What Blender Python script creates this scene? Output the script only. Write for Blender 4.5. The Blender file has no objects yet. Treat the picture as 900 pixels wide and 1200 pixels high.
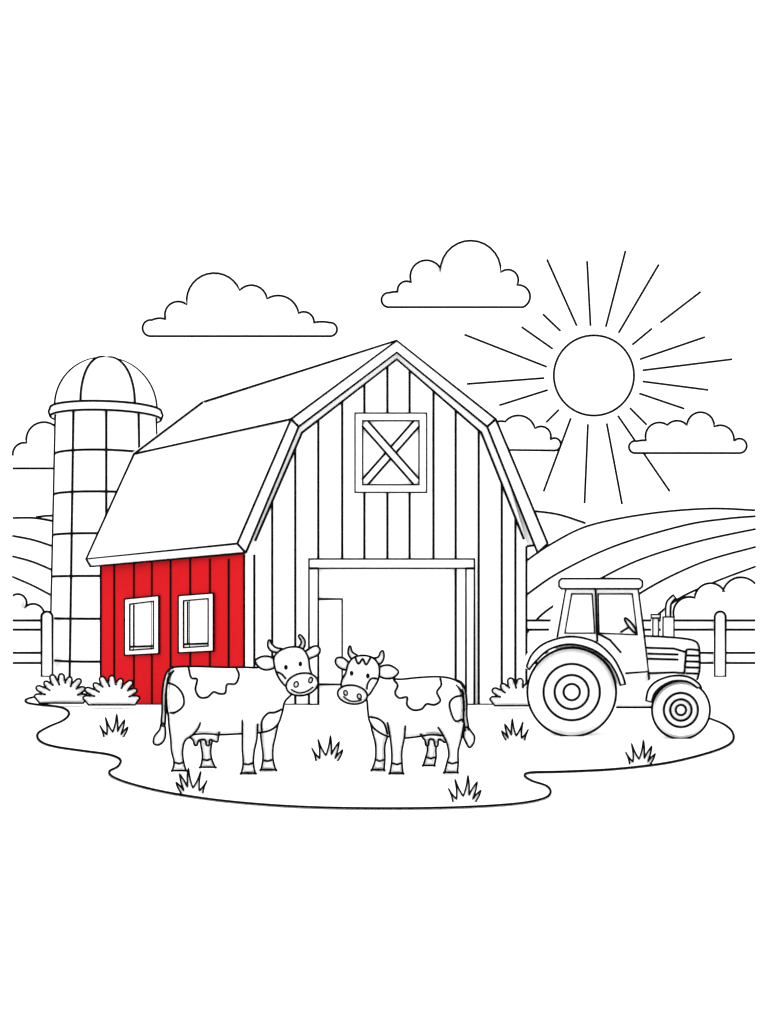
import bpy, math, random
from mathutils import Vector, geometry
random.seed(4)
F=1400.0; H=2.05
LW=1.42
scene=bpy.context.scene
scene.view_settings.view_transform='Standard'
scene.view_settings.look='None'
scene.view_settings.exposure=0

# ---------------------------------------------------------------- materials
def mat(name,c,var=0.0,scale=8.0,rough=1.0):
    m=bpy.data.materials.new(name); m.use_nodes=True
    nt=m.node_tree; b=nt.nodes['Principled BSDF']
    b.inputs['Roughness'].default_value=rough
    b.inputs['Specular IOR Level'].default_value=0.0
    if var>0:
        tc=nt.nodes.new('ShaderNodeTexCoord'); n=nt.nodes.new('ShaderNodeTexNoise')
        n.inputs['Scale'].default_value=scale; n.inputs['Detail'].default_value=4
        r=nt.nodes.new('ShaderNodeValToRGB')
        r.color_ramp.elements[0].position=0.3; r.color_ramp.elements[1].position=0.7
        r.color_ramp.elements[0].color=[v*(1-var) for v in c]+[1]
        r.color_ramp.elements[1].color=[min(1,v*(1+var)) for v in c]+[1]
        nt.links.new(tc.outputs['Object'],n.inputs['Vector'])
        nt.links.new(n.outputs['Fac'],r.inputs['Fac'])
        nt.links.new(r.outputs['Color'],b.inputs['Base Color'])
    else:
        b.inputs['Base Color'].default_value=list(c)+[1]
    return m
WHITE=mat('white_paint',(0.94,0.94,0.94),0.02)
GROUND=mat('white_ground',(0.94,0.94,0.94),0.02,0.5)
INK=mat('black_line_paint',(0.003,0.003,0.003),0.2,30)
RED=mat('red_barn_paint',(0.455,0.0095,0.013),0.02,3)

# ---------------------------------------------------------------- helpers
def P(px,py,d): return Vector(((px-450)*d/F, d, H+(700-py)*d/F))
def G(px,py,z=0.0):
    d=F*(H-z)/(py-700); return P(px,py,d)
def root(name,loc=(0,0,0)):
    e=bpy.data.objects.new(name,None); e.empty_display_size=0.3
    scene.collection.objects.link(e); e.location=loc
    return e
def attach(o,parent):
    scene.collection.objects.link(o)
    if parent is not None:
        o.parent=parent
        o.matrix_parent_inverse.identity()
        o.location=-Vector(parent.location)
def mesh(name,parent,vs,fs,m=WHITE,smooth=False):
    me=bpy.data.meshes.new(name); me.from_pydata([tuple(v) for v in vs],[],fs); me.update()
    me.materials.append(m)
    if smooth:
        for p in me.polygons: p.use_smooth=True
    o=bpy.data.objects.new(name,me); attach(o,parent); return o
class Ink:
    def __init__(s,parent,name='outline',w=LW): s.p=parent; s.n=name; s.s=[]; s.w=w
    def add(s,pts,closed=False): s.s.append((list(pts),closed)); return s
    def px(s,pts,d,closed=False): return s.add([P(x,y,d) for x,y in pts],closed)
    def done(s):
        c=bpy.data.curves.new(s.n,'CURVE'); c.dimensions='3D'; c.bevel_depth=1.0; c.bevel_resolution=2
        c.use_fill_caps=True
        for pts,cl in s.s:
            q=[pts[0]]
            for v in pts[1:]:
                if (v-q[-1]).length>1e-5*max(1,v.y): q.append(v)
            if cl and (q[0]-q[-1]).length<1e-4*q[0].y: q.pop()
            if len(q)<2: continue
            sp=c.splines.new('POLY'); sp.points.add(len(q)-1)
            for i,v in enumerate(q):
                sp.points[i].co=(v.x,v.y,v.z,1); sp.points[i].radius=s.w*v.y/F
            sp.use_cyclic_u=cl
        c.materials.append(INK)
        o=bpy.data.objects.new(s.n,c); attach(o,s.p); return o
def cr(pts,closed=False,n=7):
    out=[]; N=len(pts)
    rng=range(N) if closed else range(N-1)
    for i in rng:
        if closed: a,b,c,d=pts[(i-1)%N],pts[i],pts[(i+1)%N],pts[(i+2)%N]
        else: a,b,c,d=pts[max(i-1,0)],pts[i],pts[i+1],pts[min(i+2,N-1)]
        for k in range(n):
            t=k/n
            out.append(tuple(0.5*((2*b[j])+(-a[j]+c[j])*t+(2*a[j]-5*b[j]+4*c[j]-d[j])*t*t+(-a[j]+3*b[j]-3*c[j]+d[j])*t**3) for j in (0,1)))
    if not closed: out.append(tuple(pts[-1]))
    return out
def arc3(a,b,c,n=14):
    ax,ay=a;bx,by=b;cx,cy=c
    D=2*(ax*(by-cy)+bx*(cy-ay)+cx*(ay-by))
    if abs(D)<1e-6: return [a,b,c]
    ux=((ax*ax+ay*ay)*(by-cy)+(bx*bx+by*by)*(cy-ay)+(cx*cx+cy*cy)*(ay-by))/D
    uy=((ax*ax+ay*ay)*(cx-bx)+(bx*bx+by*by)*(ax-cx)+(cx*cx+cy*cy)*(bx-ax))/D
    r=math.hypot(ax-ux,ay-uy)
    t0=math.atan2(ay-uy,ax-ux);t1=math.atan2(by-uy,bx-ux);t2=math.atan2(cy-uy,cx-ux)
    def norm(t,base):
        while t<base: t+=2*math.pi
        while t>=base+2*math.pi: t-=2*math.pi
        return t
    m=norm(t1,t0); e=norm(t2,t0)
    if m>e: e-=2*math.pi
    return [(ux+r*math.cos(t0+(e-t0)*i/n),uy+r*math.sin(t0+(e-t0)*i/n)) for i in range(n+1)]
def arcs(l):
    out=[]
    for a in l:
        if len(a)==3: out+=arc3(*a)
        else: out+=list(a)
    return out
def clean(poly):
    q=[]
    for p in poly:
        if not q or math.hypot(p[0]-q[-1][0],p[1]-q[-1][1])>0.25: q.append(tuple(p))
    if math.hypot(q[0][0]-q[-1][0],q[0][1]-q[-1][1])<0.25: q.pop()
    return q
def ellipse(cx,cy,a,b,rot=0,n=32):
    r=math.radians(rot); o=[]
    for i in range(n):
        t=2*math.pi*i/n; x=a*math.cos(t); y=b*math.sin(t)
        o.append((cx+x*math.cos(r)-y*math.sin(r),cy+x*math.sin(r)+y*math.cos(r)))
    return o
class Puff:
    """rounded solid grown from a silhouette; T metres half thickness, R edge rounding"""
    def __init__(s,name,parent,poly,d,T,R,step=4,m=WHITE):
        s.poly=clean(poly); s.d=d; s.T=T; s.R=R; s.parent=parent
        B=s.poly; n=len(B)
        xs=[p[0] for p in B]; ys=[p[1] for p in B]
        pts=[Vector(p) for p in B]
        y=min(ys)+step*0.5; k=0
        while y<max(ys):
            x=min(xs)+step*(0.25+0.5*(k%2))
            while x<max(xs):
                if s.inside(x,y) and s.dist(x,y)>step*0.45: pts.append(Vector((x,y)))
                x+=step
            y+=step*0.87; k+=1
        r=geometry.delaunay_2d_cdt(pts,[],[list(range(n))],1,1e-4)
        V,fs,ov=r[0],r[2],r[3]
        hs=[]
        for i,v in enumerate(V):
            isb=any(o<n for o in ov[i]) if ov[i] else False
            hs.append(0.0 if isb else s.h(v.x,v.y))
        vs=[P(v.x,v.y,d-hs[i]) for i,v in enumerate(V)]
        back={}
        for i,v in enumerate(V):
            if hs[i]>1e-5: back[i]=len(vs); vs.append(P(v.x,v.y,d+hs[i]))
            else: back[i]=i
        F2=[tuple(f) for f in fs]
        F3=F2+[tuple(back[i] for i in reversed(f)) for f in F2 if any(back[i]!=i for i in f)]
        s.o=mesh(name,parent,vs,F3,m,True)
    def inside(s,x,y):
        c=False; B=s.poly; j=len(B)-1
        for i in range(len(B)):
            xi,yi=B[i];xj,yj=B[j]
            if (yi>y)!=(yj>y) and x<(xj-xi)*(y-yi)/(yj-yi)+xi: c=not c
            j=i
        return c
    def dist(s,x,y):
        m=1e9; B=s.poly; n=len(B)
        for i in range(n):
            ax,ay=B[i];bx,by=B[(i+1)%n]
            dx=bx-ax;dy=by-ay;L=dx*dx+dy*dy
            t=max(0,min(1,((x-ax)*dx+(y-ay)*dy)/L)) if L>0 else 0
            e=(ax+dx*t-x)**2+(ay+dy*t-y)**2
            if e<m:m=e
        return math.sqrt(m)
    def h(s,x,y):
        q=min(s.dist(x,y),s.R)/s.R
        return s.T*math.sqrt(max(0,1-(1-q)**2))
    def edge(s):
        q=min(1,1.9/s.R); return s.d-s.T*math.sqrt(1-(1-q)**2)-1.6*s.d/F
    def outline(s,ink,pts=None,closed=True):
        e=s.edge(); ink.add([P(x,y,e) for x,y in (s.poly if pts is None else pts)],closed)
    def draw(s,ink,pts,closed=False):
        e=s.edge()
        ink.add([P(x,y,min(e, s.d-(s.h(x,y) if s.inside(x,y) else 0)-1.6*s.d/F)) for x,y in pts],closed)
def slab(name,parent,poly,d,th,m=WHITE):
    n=len(poly)
    vs=[P(x,y,d) for x,y in poly]+[P(x,y,d)+Vector((0,th,0)) for x,y in poly]
    fs=[tuple(range(n)),tuple(range(2*n-1,n-1,-1))]+[(i,i+n,(i+1)%n+n,(i+1)%n) for i in range(n)]
    return mesh(name,parent,vs,fs,m)
def lathe(name,parent,cx,cy,prof,n=64,m=WHITE):
    vs=[];fs=[]
    for (r,d) in prof:
        for i in range(n):
            t=2*math.pi*i/n; vs.append(P(cx+r*math.cos(t),cy+r*math.sin(t),d))
    for k in range(len(prof)-1):
        for i in range(n):
            fs.append((k*n+i,k*n+(i+1)%n,(k+1)*n+(i+1)%n,(k+1)*n+i))
    fs.append(tuple(range(n))); fs.append(tuple(range((len(prof)-1)*n,len(prof)*n)))
    return mesh(name,parent,vs,fs,m,False)

# ---------------------------------------------------------------- ground
def sm(t): t=max(0,min(1,t)); return t*t*(3-2*t)
def gz(x,y):
    if y<=22.78: v=0
    elif y<27.3: v=-0.0905*(y-22.78)-0.004
    else: v=-0.413*(1-sm((y-27.3)/3.2))
    mx=max(0,min(1,(-2.0-x)/0.6)) if x>-6.7 else sm((x+8.5)/1.8)
    return v*mx
xs=[-3000,-600,-150,-60,-30,-18]+[-12+0.5*i for i in range(49)]+[18,30,60,150,600,3000]
ys=[-200,-40,0,10,16,20,22,22.78]+[23.3+0.5*i for i in range(18)]+[34,40,60,100,200,500,1500,4000]
vs=[(x,y,gz(x,y)) for y in ys for x in xs]
nx=len(xs)
fs=[(j*nx+i,j*nx+i+1,(j+1)*nx+i+1,(j+1)*nx+i) for j in range(len(ys)-1) for i in range(nx-1)]
mesh('ground',None,vs,fs,GROUND,True)

lawn=root('lawn')
edge=[(50,817),(40,817),(31,819.5),(31,823),(42,825.5),(60,827),(75,830),(81,836),(74,844),(56,852),(44,860),(48,869),(66,875),(100,880),(128,884),(141,890),(138,898),(128,904),(134,911),(160,920),(205,930),(270,939),(350,945),(440,947),(530,946),(600,942),(635,936),(645,929),(641,921),(624,915),(615,909),(622,905),(660,904),(720,901),(780,894),(830,882),(856,871),(859,859),(849,849),(832,842)]
e=cr(edge,False,6)
lp=[G(x,y,0.02) for x,y in e]
top=[G(600,827,0.012),G(450,827,0.012),G(165,827,0.012)]
mesh('grass_sheet',lawn,[Vector((v.x,v.y,0.006)) for v in lp+top],[tuple(range(len(lp)+3))],GROUND)
ik=Ink(lawn,'edge_line'); ik.add(lp); ik.done()

# ---------------------------------------------------------------- barn
barn=root('barn')
D1=22.8; DR=22.72; D2=27.0
fr_out=[(278,637),(341,491),(465,399),(581,491),(642,637)]
fr_in=[(288,648),(350,500),(465,413),(571,500),(630,648)]
fr_3=[(299,634),(354,507),(465,421),(564,507),(614,632)]
def topy(x,L=fr_3):
    for (a,b),(c,d) in zip(L,L[1:]):
        if a<=x<=c: return b+(d-b)*(x-a)/(c-a)
    return 650
def fw(name,poly): return slab(name,barn,poly,D1,0.12)
fw('front_wall_left',[(286,826),(286,640),(345,500),(362,490),(362,826)])
fw('front_wall_right',[(556,826),(556,487),(577,500),(617,636),(617,826)])
fw('front_gable',[(362,655),(362,488),(465,408),(556,486),(556,655)])
def S(px,py,off=0.0):
    t=(286-px)/(286-118.0); d=1/((1-t)/D1+t/D2); return P(px,py,d-off)
mesh('side_wall',barn,[S(286.5,640),S(286.5,826),S(118,826),S(118,655)],[(0,1,2,3)],RED)
fa=P(465,399,DR); ba=P(238,471,D2); sweep=ba-fa
FR=[P(x,y,DR) for x,y in fr_out]
BK=[P(101,655,D2),P(157,532,D2),ba,FR[3]+sweep,FR[4]+sweep]
c=P(617,826,D1); ct=P(617,640,D1)
br=P(617,826,D1)+Vector((sweep.x,sweep.y,0)); brt=ct+Vector((sweep.x,sweep.y,0))
mesh('far_side_wall',barn,[c,ct,brt,br],[(0,1,2,3)])
bl=S(118,826); blt=S(118,660)
mesh('back_wall',barn,[bl,blt,BK[1]-Vector((0,.2,0)),BK[2]-Vector((0,.2,0)),BK[3]-Vector((0,.2,0)),brt,br],[(0,1,2,3,4,5,6)])
for i in range(4):
    mesh(('roof_lower_left','roof_upper_left','roof_upper_right','roof_lower_right')[i],barn,[FR[i],FR[i+1],BK[i+1],BK[i]],[(0,1,2),(0,2,3)])
mesh('eave_fascia',barn,[P(278,637,DR),P(287,648,DR),P(106,664,D2),P(101,655,D2)],[(0,1,2,3)])
vv=[P(x,y,DR-0.01) for x,y in fr_out]+[P(x,y,DR-0.01) for x,y in fr_in]
mesh('rake_boards',barn,vv,[(i,i+1,i+6,i+5) for i in range(4)])
ik=Ink(barn,'roof_lines')
o=0.03
ik.px(fr_out,DR-o); ik.px(fr_in,DR-o)
ik.px([fr_out[0],fr_in[0]],DR-o); ik.px([fr_out[4],fr_in[4]],DR-o)
ik.px([fr_out[1],fr_in[1]],DR-o); ik.px([fr_out[3],fr_in[3]],DR-o)
ik.px(fr_3,D1-0.02)
cam=Vector((0,0,H))
def near(v,k=0.06): return v+(cam-v).normalized()*k
ik.add([near(FR[2],.04),near(BK[2],.12)])
ik.add([near(FR[1],.04),near(BK[1],.3)])
ik.add([near(BK[2],.3),near(BK[1],.3),near(BK[0],.2),near(FR[0],.04)])
ik.add([near(BK[0],.2),near(P(106,664,D2),.06),near(P(287,648,DR),.04)])
ik.add([FR[4],BK[4]]); ik.add([FR[3],BK[3]])
ik.done()
ik=Ink(barn,'wall_battens')
b=.014
ik.px([(286,650),(286,826)],D1-b); ik.px([(617,640),(617,826)],D1-b)
for x in (298,319,346,588,604): ik.px([(x,topy(x)),(x,826)],D1-b)
for x in (373,401,508,534): ik.px([(x,topy(x)),(x,655)],D1-b)
for x in (427,454,480): 
    ik.px([(x,topy(x)),(x,484)],D1-b); ik.px([(x,577),(x,655)],D1-b)
ik.px([(561,topy(561)),(561,826)],D1-b)
ik.px([(286,826),(362,826)],D1-b); ik.px([(556,826),(617,826)],D1-b)
ik.add([S(286,826,.03),S(118,826,.03),S(118,662,.03)])
for x in (134,157,178,200,223,246,268):
    ik.add([S(x,655,.015),S(x,826,.015)])
ik.add([c,br,bl]);ik.add([br,brt])
ik.done()
slab('door_frame_lintel',barn,[(362,655),(556,655),(556,666),(362,666)],D1-.05,.15)
slab('door_frame_left',barn,[(362,666.2),(373,666.2),(373,826),(362,826)],D1-.05,.15)
slab('door_frame_right',barn,[(546,666.2),(556,666.2),(556,826),(546,826)],D1-.05,.15)
ik=Ink(barn,'door_lines')
ik.px([(362,826),(362,655),(556,655),(556,826)],D1-.065)
ik.px([(373,826),(373,666),(546,666),(546,826)],D1-.065)
ik.px([(362,666),(373,666)],D1-.065); ik.px([(546,666),(556,666)],D1-.065)
ik.px([(363,826),(373,826)],D1-.065);ik.px([(546,826),(556,826)],D1-.065)
mesh('added_inner_wall',barn,[P(355,650,22.95),P(565,650,22.95),P(565,826,22.95),P(355,826,22.95)],[(0,1,2,3)])  # inner wall added close behind the opening to keep the doorway bright
slab('door_edge_board',barn,[(534,650),(550,650),(550,825),(534,825)],22.91,.03)
slab('stall_panel',barn,[(355,702),(401,702),(401,802),(355,802)],22.92,.02)
ik.px([(534,667),(534,825)],22.9)
ik.px([(373,702),(401,702),(401,802),(373,802)],22.91)
ik.done()
slab('loft_window_panel',barn,[(416,484),(500,484),(500,577),(416,577)],D1-.04,.035)
fx=D1-.06
for nme,pl in (('frame_top',[(416,484),(500,484),(491,493),(425,493)]),('frame_bottom',[(416,577),(500,577),(491,568),(425,568)]),('frame_left',[(416,484),(425,493),(425,568),(416,577)]),('frame_right',[(500,484),(491,493),(491,568),(500,577)])):
    slab('loft_'+nme,barn,pl,fx,.018)
ik=Ink(barn,'loft_window_lines',1.3)
ik.px([(416,484),(500,484),(500,577),(416,577)],fx-.015,True)
ik.px([(425,493),(491,493),(491,568),(425,568)],fx-.015,True)
def brace(a,b,w,d,nm):
    dx,dy=b[0]-a[0],b[1]-a[1];L=math.hypot(dx,dy);ox,oy=-dy/L*w,dx/L*w
    ux,uy=dx/L*4,dy/L*4
    q=[(a[0]+ox+ux,a[1]+oy+uy),(b[0]+ox-ux,b[1]+oy-uy),(b[0]-ox-ux,b[1]-oy-uy),(a[0]-ox+ux,a[1]-oy+uy)]
    slab(nm,barn,[(min(491,max(425,x)),min(568,max(493,y))) for x,y in q],d,.012)
    for u,v in ((q[0],q[1]),(q[3],q[2])): ik.px([u,v],d-.01)
brace((491,493),(425,568),4.5,D1-.056,'brace_back')
brace((425,493),(491,568),4.5,D1-.095,'brace_front')
ik.done()
ik=Ink(barn,'side_window_lines',1.3)
for x0,x1,t0,t1,b0,b1 in ((146,186,702,698,768,766),(209,250,698,695,765,763)):
    q=[(x0,t0),(x1,t1),(x1,b1),(x0,b0)]
    q2=[(x0+6,t0+6),(x1-6,t1+6.5),(x1-6,b1-6),(x0+6,b0-6)]
    f=[S(x,y,.06) for x,y in q]+[S(x,y,.06) for x,y in q2]+[S(x,y,0) for x,y in q]+[S(x,y,.045) for x,y in q2]
    fs=[]
    for i in range(4):
        j=(i+1)%4; fs+= [(i,j,j+4,i+4),(i,j,j+8,i+8),(i+4,j+4,j+12,i+12)]
    fs.append((12,13,14,15))
    mesh('side_window',barn,f,fs)
    ik.add([S(x,y,.075) for x,y in q],True); ik.add([S(x,y,.075) for x,y in q2],True)
    ik.add([S(x0+11,t0+7,.06),S(x0+11,b0-10,.06)]); ik.add([S(x0+6,b0-10,.06),S(x1-6,b1-9,.06)])
ik.done()

# ---------------------------------------------------------------- silo
silo=root('silo')
DS=32.0; SC=DS/F
ctr=Vector(((124.5-450)*SC,DS,0))
va=math.atan2(ctr.x,ctr.y)
right=Vector((math.cos(va),-math.sin(va),0)); toward=Vector((-math.sin(va),-math.cos(va),0))
def Z(py): return H+(700-py)*SC
def R_at(py): return (56.5+(py-486)/307*6.5)*SC
def cyl(py,ang,r=None,zz=None):
    r=R_at(py) if r is None else r
    a=math.radians(ang)
    return ctr+right*(r*math.sin(a))+toward*(r*math.cos(a))+Vector((0,0,Z(py) if zz is None else zz))
N=96
prof=[(R_at(y),Z(y)) for y in (797,486)]
rb=62.5*SC
prof+=[(rb,Z(490)),(rb,Z(480)),(57.5*SC,Z(480))]
for i in range(1,16):
    a=math.radians(i*5.8); prof.append((57.5*SC*math.cos(a),Z(479)+59*SC*math.sin(a)))
prof.append((0.02,Z(479)+59*SC))
vs=[];fs=[]
for r,z in prof:
    for i in range(N): vs.append(cyl(0,360*i/N,r,z))
for k in range(len(prof)-1):
    for i in range(N): fs.append((k*N+i,k*N+(i+1)%N,(k+1)*N+(i+1)%N,(k+1)*N+i))
mesh('tower_and_dome',silo,vs,fs,WHITE,False)
ik=Ink(silo,'seams')
eps=0.02
for y in (534,581,628,676,724,772):
    ik.add([cyl(y,a*5,R_at(y)+eps) for a in range(72)],True)
for a in (-88,-39,0,39,88,141,180,219):
    ik.add([cyl(y,a,R_at(y)+eps) for y in (488,797)])
for zz in (Z(490),Z(480)): ik.add([cyl(0,a*5,rb+eps,zz) for a in range(72)],True)
for s in (-88,88): ik.add([cyl(0,s,rb+eps,Z(490)),cyl(0,s,rb+eps+.04,Z(485)),cyl(0,s,rb+eps,Z(480))])
for a in (-84,-29,33,84,150,210):
    ik.add([cyl(0,a,(57.5*SC+eps)*math.cos(math.radians(t*5)),Z(479)+(59*SC+eps)*math.sin(math.radians(t*5))) for t in range(19)])
ik.done()

# ---------------------------------------------------------------- fields
def hill(name,ridge,rows,d0,d1,yb,yt):
    h=root(name)
    dep=lambda y: d0+(d1-d0)*max(0,min(1.3,(yb-y)/(yb-yt)))
    rd=cr(ridge,False,6)
    vs=[];fs=[];K=8;n=len(rd)
    for k in range(K+1):
        for x,y in rd:
            yy=yb+(y-yb)*k/K; vs.append(P(x,yy,dep(yy)))
    for x,y in rd:
        v=P(x,y,dep(y)); vs.append(Vector((v.x,v.y+25,-0.2)))
    for k in range(K+1):
        for i in range(n-1): fs.append((k*n+i,k*n+i+1,(k+1)*n+i+1,(k+1)*n+i))
    mesh('slope',h,vs,fs,GROUND,True)
    ik=Ink(h,'crop_rows')
    for r in rows:
        ik.add([near(P(x,y,dep(y)),0.45) for x,y in cr(r,False,8)])
    ik.done(); return h
hill('hill',[(-400,640),(-150,615),(15,607),(40,607),(64,611),(120,625),(180,650)],
 [[(15,607),(40,607),(64,611)],[(15,628),(40,633),(70,643)],[(15,652),(40,659),(70,672)],[(15,676),(40,687),(70,703)]],38,58,778,600)
hill('hill',[(-200,650),(-60,625),(40,606),(64,604),(160,602),(220,640)],[[(42,606),(54,604.5),(66,604)]],75,95,760,600)
hill('hill',[(560,690),(617,657),(645,638),(690,616),(760,602),(830,596),(885,598),(1100,610),(1400,650)],
 [[(617,657),(645,638),(690,616),(760,602),(830,596),(885,598)],
  [(617,697),(655,671),(720,640),(800,616),(850,608),(885,605)],
  [(617,742),(640,716),(700,680),(752,655),(820,634),(885,620)],
  [(700,736),(752,694),(820,660),(885,641)],
  [(745,744),(790,705),(835,683),(885,664)]],38,58,778,600)
hill('hill',[(480,620),(560,602),(627,599),(655,603),(686,613),(760,650)],[[(612,598),(627,599),(655,603),(686,613)]],75,95,760,600)

# ---------------------------------------------------------------- fence
def fence(x0,x1,posts):
    f=root('fence'); d=30.86
    ik=Ink(f,'outline')
    for t,b in ((727,738),(765,777)):
        slab('rail',f,[(x0,t),(x1,t),(x1,b),(x0,b)],d+.1,.06)
        ik.px([(x0,t),(x1,t)],d+.08); ik.px([(x0,b),(x1,b)],d+.08)
    for x in posts:
        pl=[(x-6.5,793),(x-6.5,722)]+arc3((x-6.5,722),(x,716.5),(x+6.5,722),8)+[(x+6.5,793)]
        slab('post',f,pl,d-.06,.14); ik.px(pl,d-.09,True)
    ik.done()
fence(15,60,[55]); fence(560,885,[700,844])

def shrub(name,lumps,d,base):
    s=root(name); top=arcs(lumps)
    poly=top+[(top[-1][0],base),(top[0][0],base)]
    pf=Puff('foliage',s,poly,d,.5,14,6)
    ik=Ink(s,'leaf_outline'); pf.outline(ik,top,False); ik.done()
shrub('shrub',[((790,724),(797,703),(815,701)),((814,701),(828,684),(849,693)),((847,693),(864,677),(885,684))],33,777)
shrub('shrub',[((15,698),(25,697),(31,709)),((29,712),(42,708),(52,720))],33,777)

# ---------------------------------------------------------------- clouds, sun
def cloud(l,d,cut=None):
    c=root('cloud'); pl=clean(arcs(l))
    pf=Puff('billow',c,pl,d,1.6,16,5)
    ik=Ink(c,'outline')
    if cut:
        pf.outline(ik,clean(arcs(l[cut:])),False); pf.outline(ik,[l[0][0],l[-1][2]],False)
    else: pf.outline(ik,pl,True)
    ik.done()
cloud([((176,394),(167,385),(178,375)),((178,375),(185,373),(194,374)),((194,374),(200,356),(219,357)),((219,357),(249,320),(281,340)),((281,340),(300,335),(313,350)),((313,350),(337,349),(350,367)),((350,367),(362,367),(368,378)),((368,378),(376,377),(386,378)),((387,378),(395,386),(387,394))],100)
cloud([((455,360),(447,352),(456,343)),((456,343),(462,342),(466,342)),((466,342),(471,331),(482,331)),((482,331),(488,309),(516,314)),((516,318),(549,282),(587,319)),((587,319),(602,318),(606,334)),((606,334),(621,345),(613,360))],100)
cloud([((745,531),(737,524),(746,517)),((746,517),(752,516),(757,516)),((757,516),(762,499),(782,498)),((782,498),(794,493),(805,498)),((805,498),(821,483),(837,500)),((837,500),(853,501),(860,516)),((861,516),(875,524),(866,531))],100)
cloud([((570,527),(572,500),(592,494)),((592,494),(610,487),(627,502)),((627,502),(641,502),(645,515)),((645,515),(657,522),(650,528))],100)
cloud([((15,549),(14,541),(15,534)),((15,534),(21,521),(31,519)),((31,519),(44,496),(68,503)),((68,503),(90,515),(90,549))],100,1)
sun=root('sun')
DSN=120.0
lathe('disc',sun,696,440,[(0.1,DSN-3.9),(12,DSN-3.7),(24,DSN-3.2),(35,DSN-2.4),(43,DSN-1.3),(46.5,DSN),(43,DSN+1.3),(24,DSN+3.2),(0.1,DSN+3.9)])
ik=Ink(sun,'rays'); ik.px(ellipse(696,440,47,47,0,96),DSN-1.4,True)
for a in [(641,304,676,382),(688,306,692,382),(733,294,710,383),(772,310,725,390),(821,342,774,378),(764,385,741,404),(826,395,750,421),(858,421,753,434),(830,457,753,447),(802,479,749,461),(758,498,738,478),(724,487,785,576),(711,496,729,591),(689,497,685,590),(669,490,637,576),(655,480,640,495),(642,457,585,475),(638,443,547,450),(641,430,544,392),(648,409,611,383),(657,388,636,368)]:
    ik.px([(a[0],a[1]),(a[2],a[3])],DSN-1)
ik.done()

# ---------------------------------------------------------------- leafy bushes and grass
def bush(cx,base,rx,ry,n,d):
    b=root('bush')
    pl=[(cx-rx*.8,base)]
    val=[]
    for i in range(n):
        a=math.radians(172-164*i/(n-1)); k=1+0.06*math.sin(i*2.3)
        w=math.radians(82/(n-1))
        for da,rr in ((.55,.93),(0,1.0),(-.55,.93)):
            pl.append((cx+rx*k*rr*math.cos(a+da*w),base-4-(ry-4)*k*rr*math.sin(a+da*w)))
        if i<n-1:
            v=(cx+rx*.74*math.cos(a-w),base-4-(ry-4)*.74*math.sin(a-w))
            pl+= [v]; val.append((v,a-w))
    pl.append((cx+rx*.8,base))
    sp=[(cx-rx*.8,base)]+cr(pl[1:-1],False,5)+[(cx+rx*.8,base)]
    pf=Puff('leaves',b,sp,d,.2,10,3)
    ik=Ink(b,'leaf_outline',1.25); pf.outline(ik)
    for j,(v,a) in enumerate(val):
        f=.58 if j%2 else .65
        pf.draw(ik,[v,(cx+rx*f*math.cos(a)+1,base-4-(ry-4)*f*math.sin(a)),])
    ik.done()
bush(72,824,32,34,9,22.4); bush(131,826,34,34,9,22.0); bush(604,827,30,32,8,21.9)
def tuft(cx,base,s=1.0,fl=1):
    g=root('grass_tuft'); d=F*H/(base-700)
    ik=Ink(g,'blade_outline',1.15)
    z=[(-12,0),(-17,-15),(-8,-3),(-10,-25),(-1,-6),(4,-29),(5,-7),(14,-22),(9,-3),(18,-13),(12,0)]
    pts=[]
    for (a,b) in zip(z,z[1:]):
        m=((a[0]+b[0])/2+(.8 if a[1]>b[1] else -.8)*(1 if (a[0]+b[0])<4 else -1),(a[1]+b[1])/2)
        pts+=cr([a,m,b],False,4)[:-1]
    pts.append(z[-1])
    q=[(cx+fl*s*x,base+s*y) for x,y in pts]
    slab('blades',g,q,d-.01,.01)
    ik.px(q,d-.025)
    ik.done()
tuft(133,864,.95); tuft(383,892,1.05); tuft(604,868,.9,-1); tuft(750,896,1.0); tuft(225,930,1.05,-1); tuft(544,940,1.1)

# ---------------------------------------------------------------- tractor
tr=root('tractor',(3.2,18.2,0))
def wheel(cx,cy,R,rs,d,w):
    lathe('wheel',tr,cx,cy,[(0.1,d-.05),(rs[-1],d-.05),(rs[-1]+.5,d-.035),(rs[1],d-.03),(rs[0]-1,d-.035),(rs[0],d-.04),(R*.88,d-.05),(R,d+.05),(R,d+w-.06),(R*.88,d+w),(.1,d+w)])
    ik=Ink(tr,'wheel_rings')
    ik.px(ellipse(cx,cy,R,R,0,72),d-.055,True)
    for r in rs: ik.px(ellipse(cx,cy,r,r,0,48),d-.06,True)
    ik.done()
wheel(670,811,52,(33,20,9.5),17.62,.42)
wheel(798,832,34,(20,12.5,6),17.32,.3)
def farw(cx,cy,R,d,w):
    lathe('wheel',tr,cx,cy,[(.1,d),(R*.88,d),(R,d+.05),(R,d+w-.06),(R*.88,d+w),(.1,d+w)])
farw(668,803,46,18.75,.4); farw(796,822,30,18.6,.3)
ik=Ink(tr,'body_lines',1.3)
def part(nm,poly,d,th,closed=True,ln=None):
    slab(nm,tr,clean(poly),d,th); ik.px(clean(poly) if ln is None else ln,d-.015,closed)
fo=cr([(617,781),(624,766),(640,753),(668,746),(697,752),(718,770),(729,790),(733,802)],False,6)
fi=cr([(727,803),(722,789),(712,774),(694,761),(668,755),(644,761),(628,775),(620,785)],False,6)
part('rear_fender',fo+fi,17.52,.5)
part('cab_roof',[(658,678),(749,678),(753,681),(753,687),(750,690),(658,690),(655,687),(655,681)],17.77,1.1)
part('cab_body',[(663,690),(748,690),(754,735),(760,786),(752,800),(722,828),(690,828),(652,760),(652,750)],17.82,.95,False,[(652,752),(663,690),(748,690),(754,735),(760,787),(733,789)])
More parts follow.
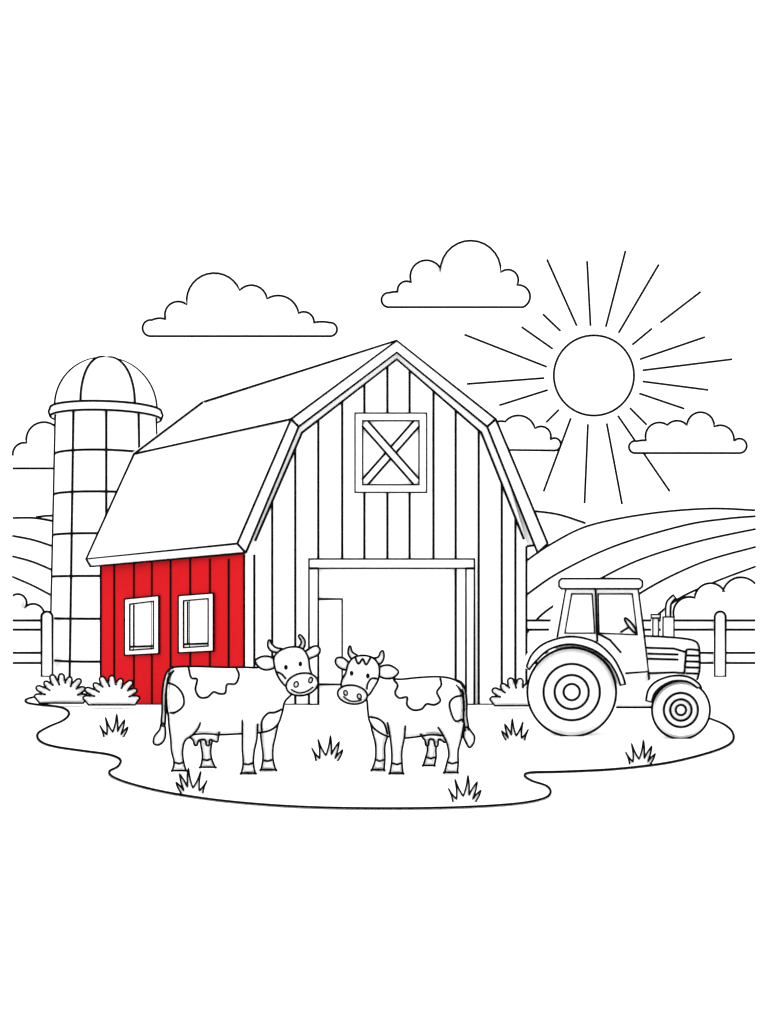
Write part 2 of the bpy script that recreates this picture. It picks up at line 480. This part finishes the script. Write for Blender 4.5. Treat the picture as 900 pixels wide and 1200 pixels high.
ik.px([(670,696),(694,696),(697,742),(662,742)],17.8,True)
ik.px([(701,696),(741,696),(747,744),(702,742)],17.8,True)
ik.px([(698,690),(700,752)],17.8)
ik.px([(700,742),(715,750),(728,765)],17.8)
ik.px(ellipse(739,733,2.6,11,-38,20),17.8,True); ik.px([(727,741),(737,735)],17.8)
hood=[(753,745)]+cr([(775,746),(800,748),(814,751),(819,757),(820,768),(820,785),(818,796)],False,5)+[(800,806),(765,828),(722,828),(740,800),(759,790)]
slab('hood',tr,clean(hood),17.9,.6)
ik.px([(753,745)]+cr([(775,746),(800,748),(814,751),(819,757),(820,768),(820,785),(817,797)],False,5),17.88)
ik.px([(756,759),(790,760),(803,764)],17.88)
for y in (766,772): ik.px([(759,y),(795,y+1)],17.88)
ik.px(cr([(819,762),(806,761),(804,766),(802,790)],False,4),17.88)
for y in (768,775,782,789): ik.px([(804,y),(820,y+.5)],17.88)
ik.px([(759,789),(790,788),(803,789)],17.88)
ik.px([(722,829),(765,829)],17.88); ik.px([(760,787),(761,800),(757,810)],17.88)
ff=cr([(757,821),(760,808),(770,798),(788,792),(806,793),(818,800),(822,806)],False,5)
f2=cr([(817,806),(806,799),(790,798),(776,804),(767,813),(764,823)],False,5)
part('front_fender',ff+f2,17.2,.4)
part('air_intake',[(765,724),(772,724),(772,750),(765,750)],18.05,.1,True)
part('air_intake_cap',[(763,720),(774,720),(774,724.5),(763,724.5)],18.03,.14,True)
part('muffler',[(777,750),(777,723),(790,723),(790,750)],18.05,.14,True)
part('exhaust_pipe',[(780,723)]+cr([(780,711),(782,704),(789,697)],False,4)+cr([(792,701),(787,707),(786,713),(786,723)],False,4),18.08,.07,True)
ik.done()

# ---------------------------------------------------------------- cows
def cow(spec,d=14.0):
    c=root('cow',(P(spec['cx'],905,d).x,d,0))
    ik=Ink(c,'outline',1.3)
    body=Puff('body',c,cr(spec['body'],True,6),d,.27,30,4.5)
    body.outline(ik)
    for s,cl in spec['spots']: body.draw(ik,cr(s,cl,8),cl)
    for nm,off,T,pts,hoof in spec['legs']:
        q=cr(pts,False,5)
        pf=Puff(nm,c,q,d+off,T,7,2.6)
        pf.outline(ik,q,False); pf.draw(ik,hoof)
    for nm,off,T,pts,cl in spec['bits']:
        q=cr(pts,cl,5); pf=Puff(nm,c,q,d+off,T,6,2.5); pf.outline(ik,q,cl)
    hd=Puff('head',c,cr(spec['head'],True,5),d-.42,.1,12,3); hd.outline(ik)
    for s in spec['face']: hd.draw(ik,cr(s,False,6))
    e=spec['muz']; mz=Puff('muzzle',c,ellipse(*e),d-.50,.08,9,3); mz.outline(ik)
    ik.done()
    ik=Ink(c,'nose_lines',1.0)
    for s in spec['nose']: mz.draw(ik,s,True)
    mz.draw(ik,cr(spec['smile'],False,6))
    for x,y in spec['eyes']:
        v=P(x,y,d-.42-hd.h(x,y)-.02)
        Puff('eye',c,ellipse(x,y,2.3,3.1,0,14),v.y,.015,2,1.2,INK)
    ik.done()
cow(dict(cx=265,
 body=[(204,782),(230,781),(262,782),(288,782),(303,782),(312,776),(326,768),(345,772),(352,795),(343,812),(334,822),(331,834),(326,848),(316,856),(300,859),(280,860),(258,861),(240,860),(226,861),(212,862),(202,853),(197,838),(195,818),(196,798),(199,787)],
 spots=[([(221,782),(224,794),(231,796),(229,808),(234,817),(243,817),(250,811),(257,813),(264,812),(266,802),(276,801),(280,791),(277,783)],False),
        ([(196,800),(206,804),(214,814),(215,826),(207,834),(198,836)],False),
        ([(307,858),(307,845),(314,836),(322,835),(331,831)],False)],
 legs=[('hind_leg',-.12,.12,[(197,835),(198,850),(200,866),(201,880),(204,893),(202,903),(202,903),(218,903),(218,903),(215,892),(214,880),(217,868),(226,861),(233,852),(236,840)],[(203,893),(210,895),(216,893)]),
       ('hind_leg_far',.14,.08,[(233,850),(235,870),(237,882),(237,890),(235,899),(235,899),(252,899),(252,899),(248,889),(247,878),(250,862),(252,850)],[(237,890),(243,891),(248,889)]),
       ('front_leg',-.14,.11,[(284,842),(284,860),(284,878),(285,894),(283,906),(283,906),(299,906),(299,906),(297,894),(298,880),(301,866),(302,848)],[(285,895),(291,896),(297,894)]),
       ('front_leg_far',.1,.09,[(304,846),(306,866),(308,882),(308,891),(306,902),(306,902),(323,902),(323,902),(320,890),(320,876),(323,862),(326,848)],[(308,891),(314,892),(320,890)])],
 bits=[('tail',-.1,.03,[(203,781),(196,787),(192,798),(190,815),(190,832),(189,848),(193,850),(194,835),(194,818),(196,802),(200,790),(204,786)],False),
       ('tail_tuft',-.12,.04,[(189,848),(187,855),(181,863),(180,871),(186,873),(192,868),(194,860),(193,850)],True),
       ('udder',-.04,.08,[(220,856),(221,863),(226,867),(228,873),(231,873),(233,868),(240,867),(242,873),(245,873),(246,867),(252,869),(255,869),(256,864),(257,857)],False),
       ('ear',-.30,.04,[(322,773),(314,769),(305,770),(299,775),(305,783),(314,785),(323,781)],True),
       ('ear',-.30,.04,[(356,766),(364,759),(371,757),(375,761),(373,767),(365,771),(358,773)],True),
       ('horn',-.34,.04,[(326,765),(318,763),(314,758),(314,752),(316,750),(319,755),(324,759),(331,760)],False),
       ('horn',-.34,.04,[(346,761),(351,757),(353,752),(350,746),(352,744),(357,750),(357,757),(353,764)],False)],
 head=[(321,771),(329,762),(342,758),(354,760),(361,770),(363,783),(366,797),(352,808),(338,806),(329,798),(323,786)],
 face=[[(323,787),(330,790),(335,796)]],
 muz=(354,802,19,13,-12), nose=[ellipse(347,802,2.6,3.4,15,14),ellipse(364,797,2.2,3.4,15,14)],
 smile=[(341,808),(350,812),(360,810),(367,805)], eyes=[(335,782),(352,778)]))
cow(dict(cx=490,
 body=[(436,775),(447,785),(456,793),(468,796),(490,794),(512,793),(528,795),(539,801),(543,812),(544,830),(542,846),(535,857),(522,862),(505,861),(485,864),(468,865),(452,862),(440,855),(433,845),(431,832),(429,818),(418,800),(422,780)],
 spots=[([(461,796),(466,803),(463,812),(468,818),(477,817),(477,826),(484,832),(494,831),(500,825),(509,826),(516,821),(512,811),(517,803),(516,795)],False),
        ([(543,815),(533,817),(527,824),(529,836),(534,845),(542,843)],False),
        ([(432,840),(442,842),(450,848),(454,860)],False)],
 legs=[('hind_leg',-.12,.12,[(513,852),(519,861),(524,872),(526,884),(524,893),(521,905),(521,905),(536,905),(536,905),(537,893),(537,880),(541,864),(544,846)],[(524,893),(530,895),(537,893)]),
       ('hind_leg_far',.14,.08,[(498,848),(499,866),(501,878),(499,887),(496,897),(496,897),(509,897),(509,897),(511,887),(511,876),(515,862),(516,850)],[(499,887),(505,889),(511,887)]),
       ('front_leg',-.14,.11,[(454,846),(457,862),(459,880),(459,893),(457,906),(457,906),(472,906),(472,906),(471,893),(471,880),(474,864),(475,850)],[(459,894),(465,896),(471,894)]),
       ('front_leg_far',.1,.09,[(433,840),(436,856),(440,872),(440,889),(436,902),(436,902),(450,902),(450,902),(451,889),(451,874),(455,860),(456,848)],[(440,890),(445,892),(451,890)])],
 bits=[('tail',-.1,.03,[(535,797),(541,800),(545,808),(547,822),(547,838),(549,854),(545,855),(543,840),(543,824),(541,811),(534,803)],False),
       ('tail_tuft',-.12,.04,[(545,853),(543,862),(546,870),(550,876),(555,871),(556,863),(552,857),(549,853)],True),
       ('udder',-.04,.08,[(492,858),(495,864),(498,868),(499,873),(502,873),(503,867),(508,867),(510,874),(513,874),(514,867),(518,868),(521,870),(523,867),(522,859)],False),
       ('ear',-.30,.04,[(409,777),(402,771),(395,771),(393,776),(397,782),(405,785),(409,783)],True),
       ('ear',-.30,.04,[(442,784),(449,780),(458,780),(467,787),(461,794),(451,795),(443,791)],True),
       ('horn',-.34,.04,[(412,773),(408,766),(409,758),(411,758),(413,764),(419,768)],False),
       ('horn',-.34,.04,[(436,771),(443,770),(446,764),(449,763),(450,770),(447,777),(441,780)],False)],
 head=[(408,778),(414,771),(425,768),(437,771),(444,780),(444,794),(438,806),(430,816),(413,820),(402,811),(400,799),(405,789)],
 face=[[(416,770),(420,778),(425,772),(429,779),(434,771)],[(444,796),(436,795),(431,801),(430,808)]],
 muz=(413,814,17.5,11,8), nose=[ellipse(405,812,2.2,3,-15,14),ellipse(421,816,2.4,3,-15,14)],
 smile=[(402,816),(409,821),(417,822),(424,820)], eyes=[(412,789),(431,792)]))

# ---------------------------------------------------------------- light: even white overcast sky
w=bpy.data.worlds.new('World'); scene.world=w; w.use_nodes=True
bg=w.node_tree.nodes['Background']; bg.inputs['Color'].default_value=(1,1,1,1); bg.inputs['Strength'].default_value=2.0

cd=bpy.data.cameras.new('camera'); co=bpy.data.objects.new('camera',cd); scene.collection.objects.link(co)
co.location=(0,0,H); co.rotation_euler=(math.radians(90),0,0)
cd.sensor_fit='AUTO'; cd.sensor_width=36; cd.lens=F/1200*36; cd.shift_y=100/1200; cd.clip_end=10000
scene.camera=co
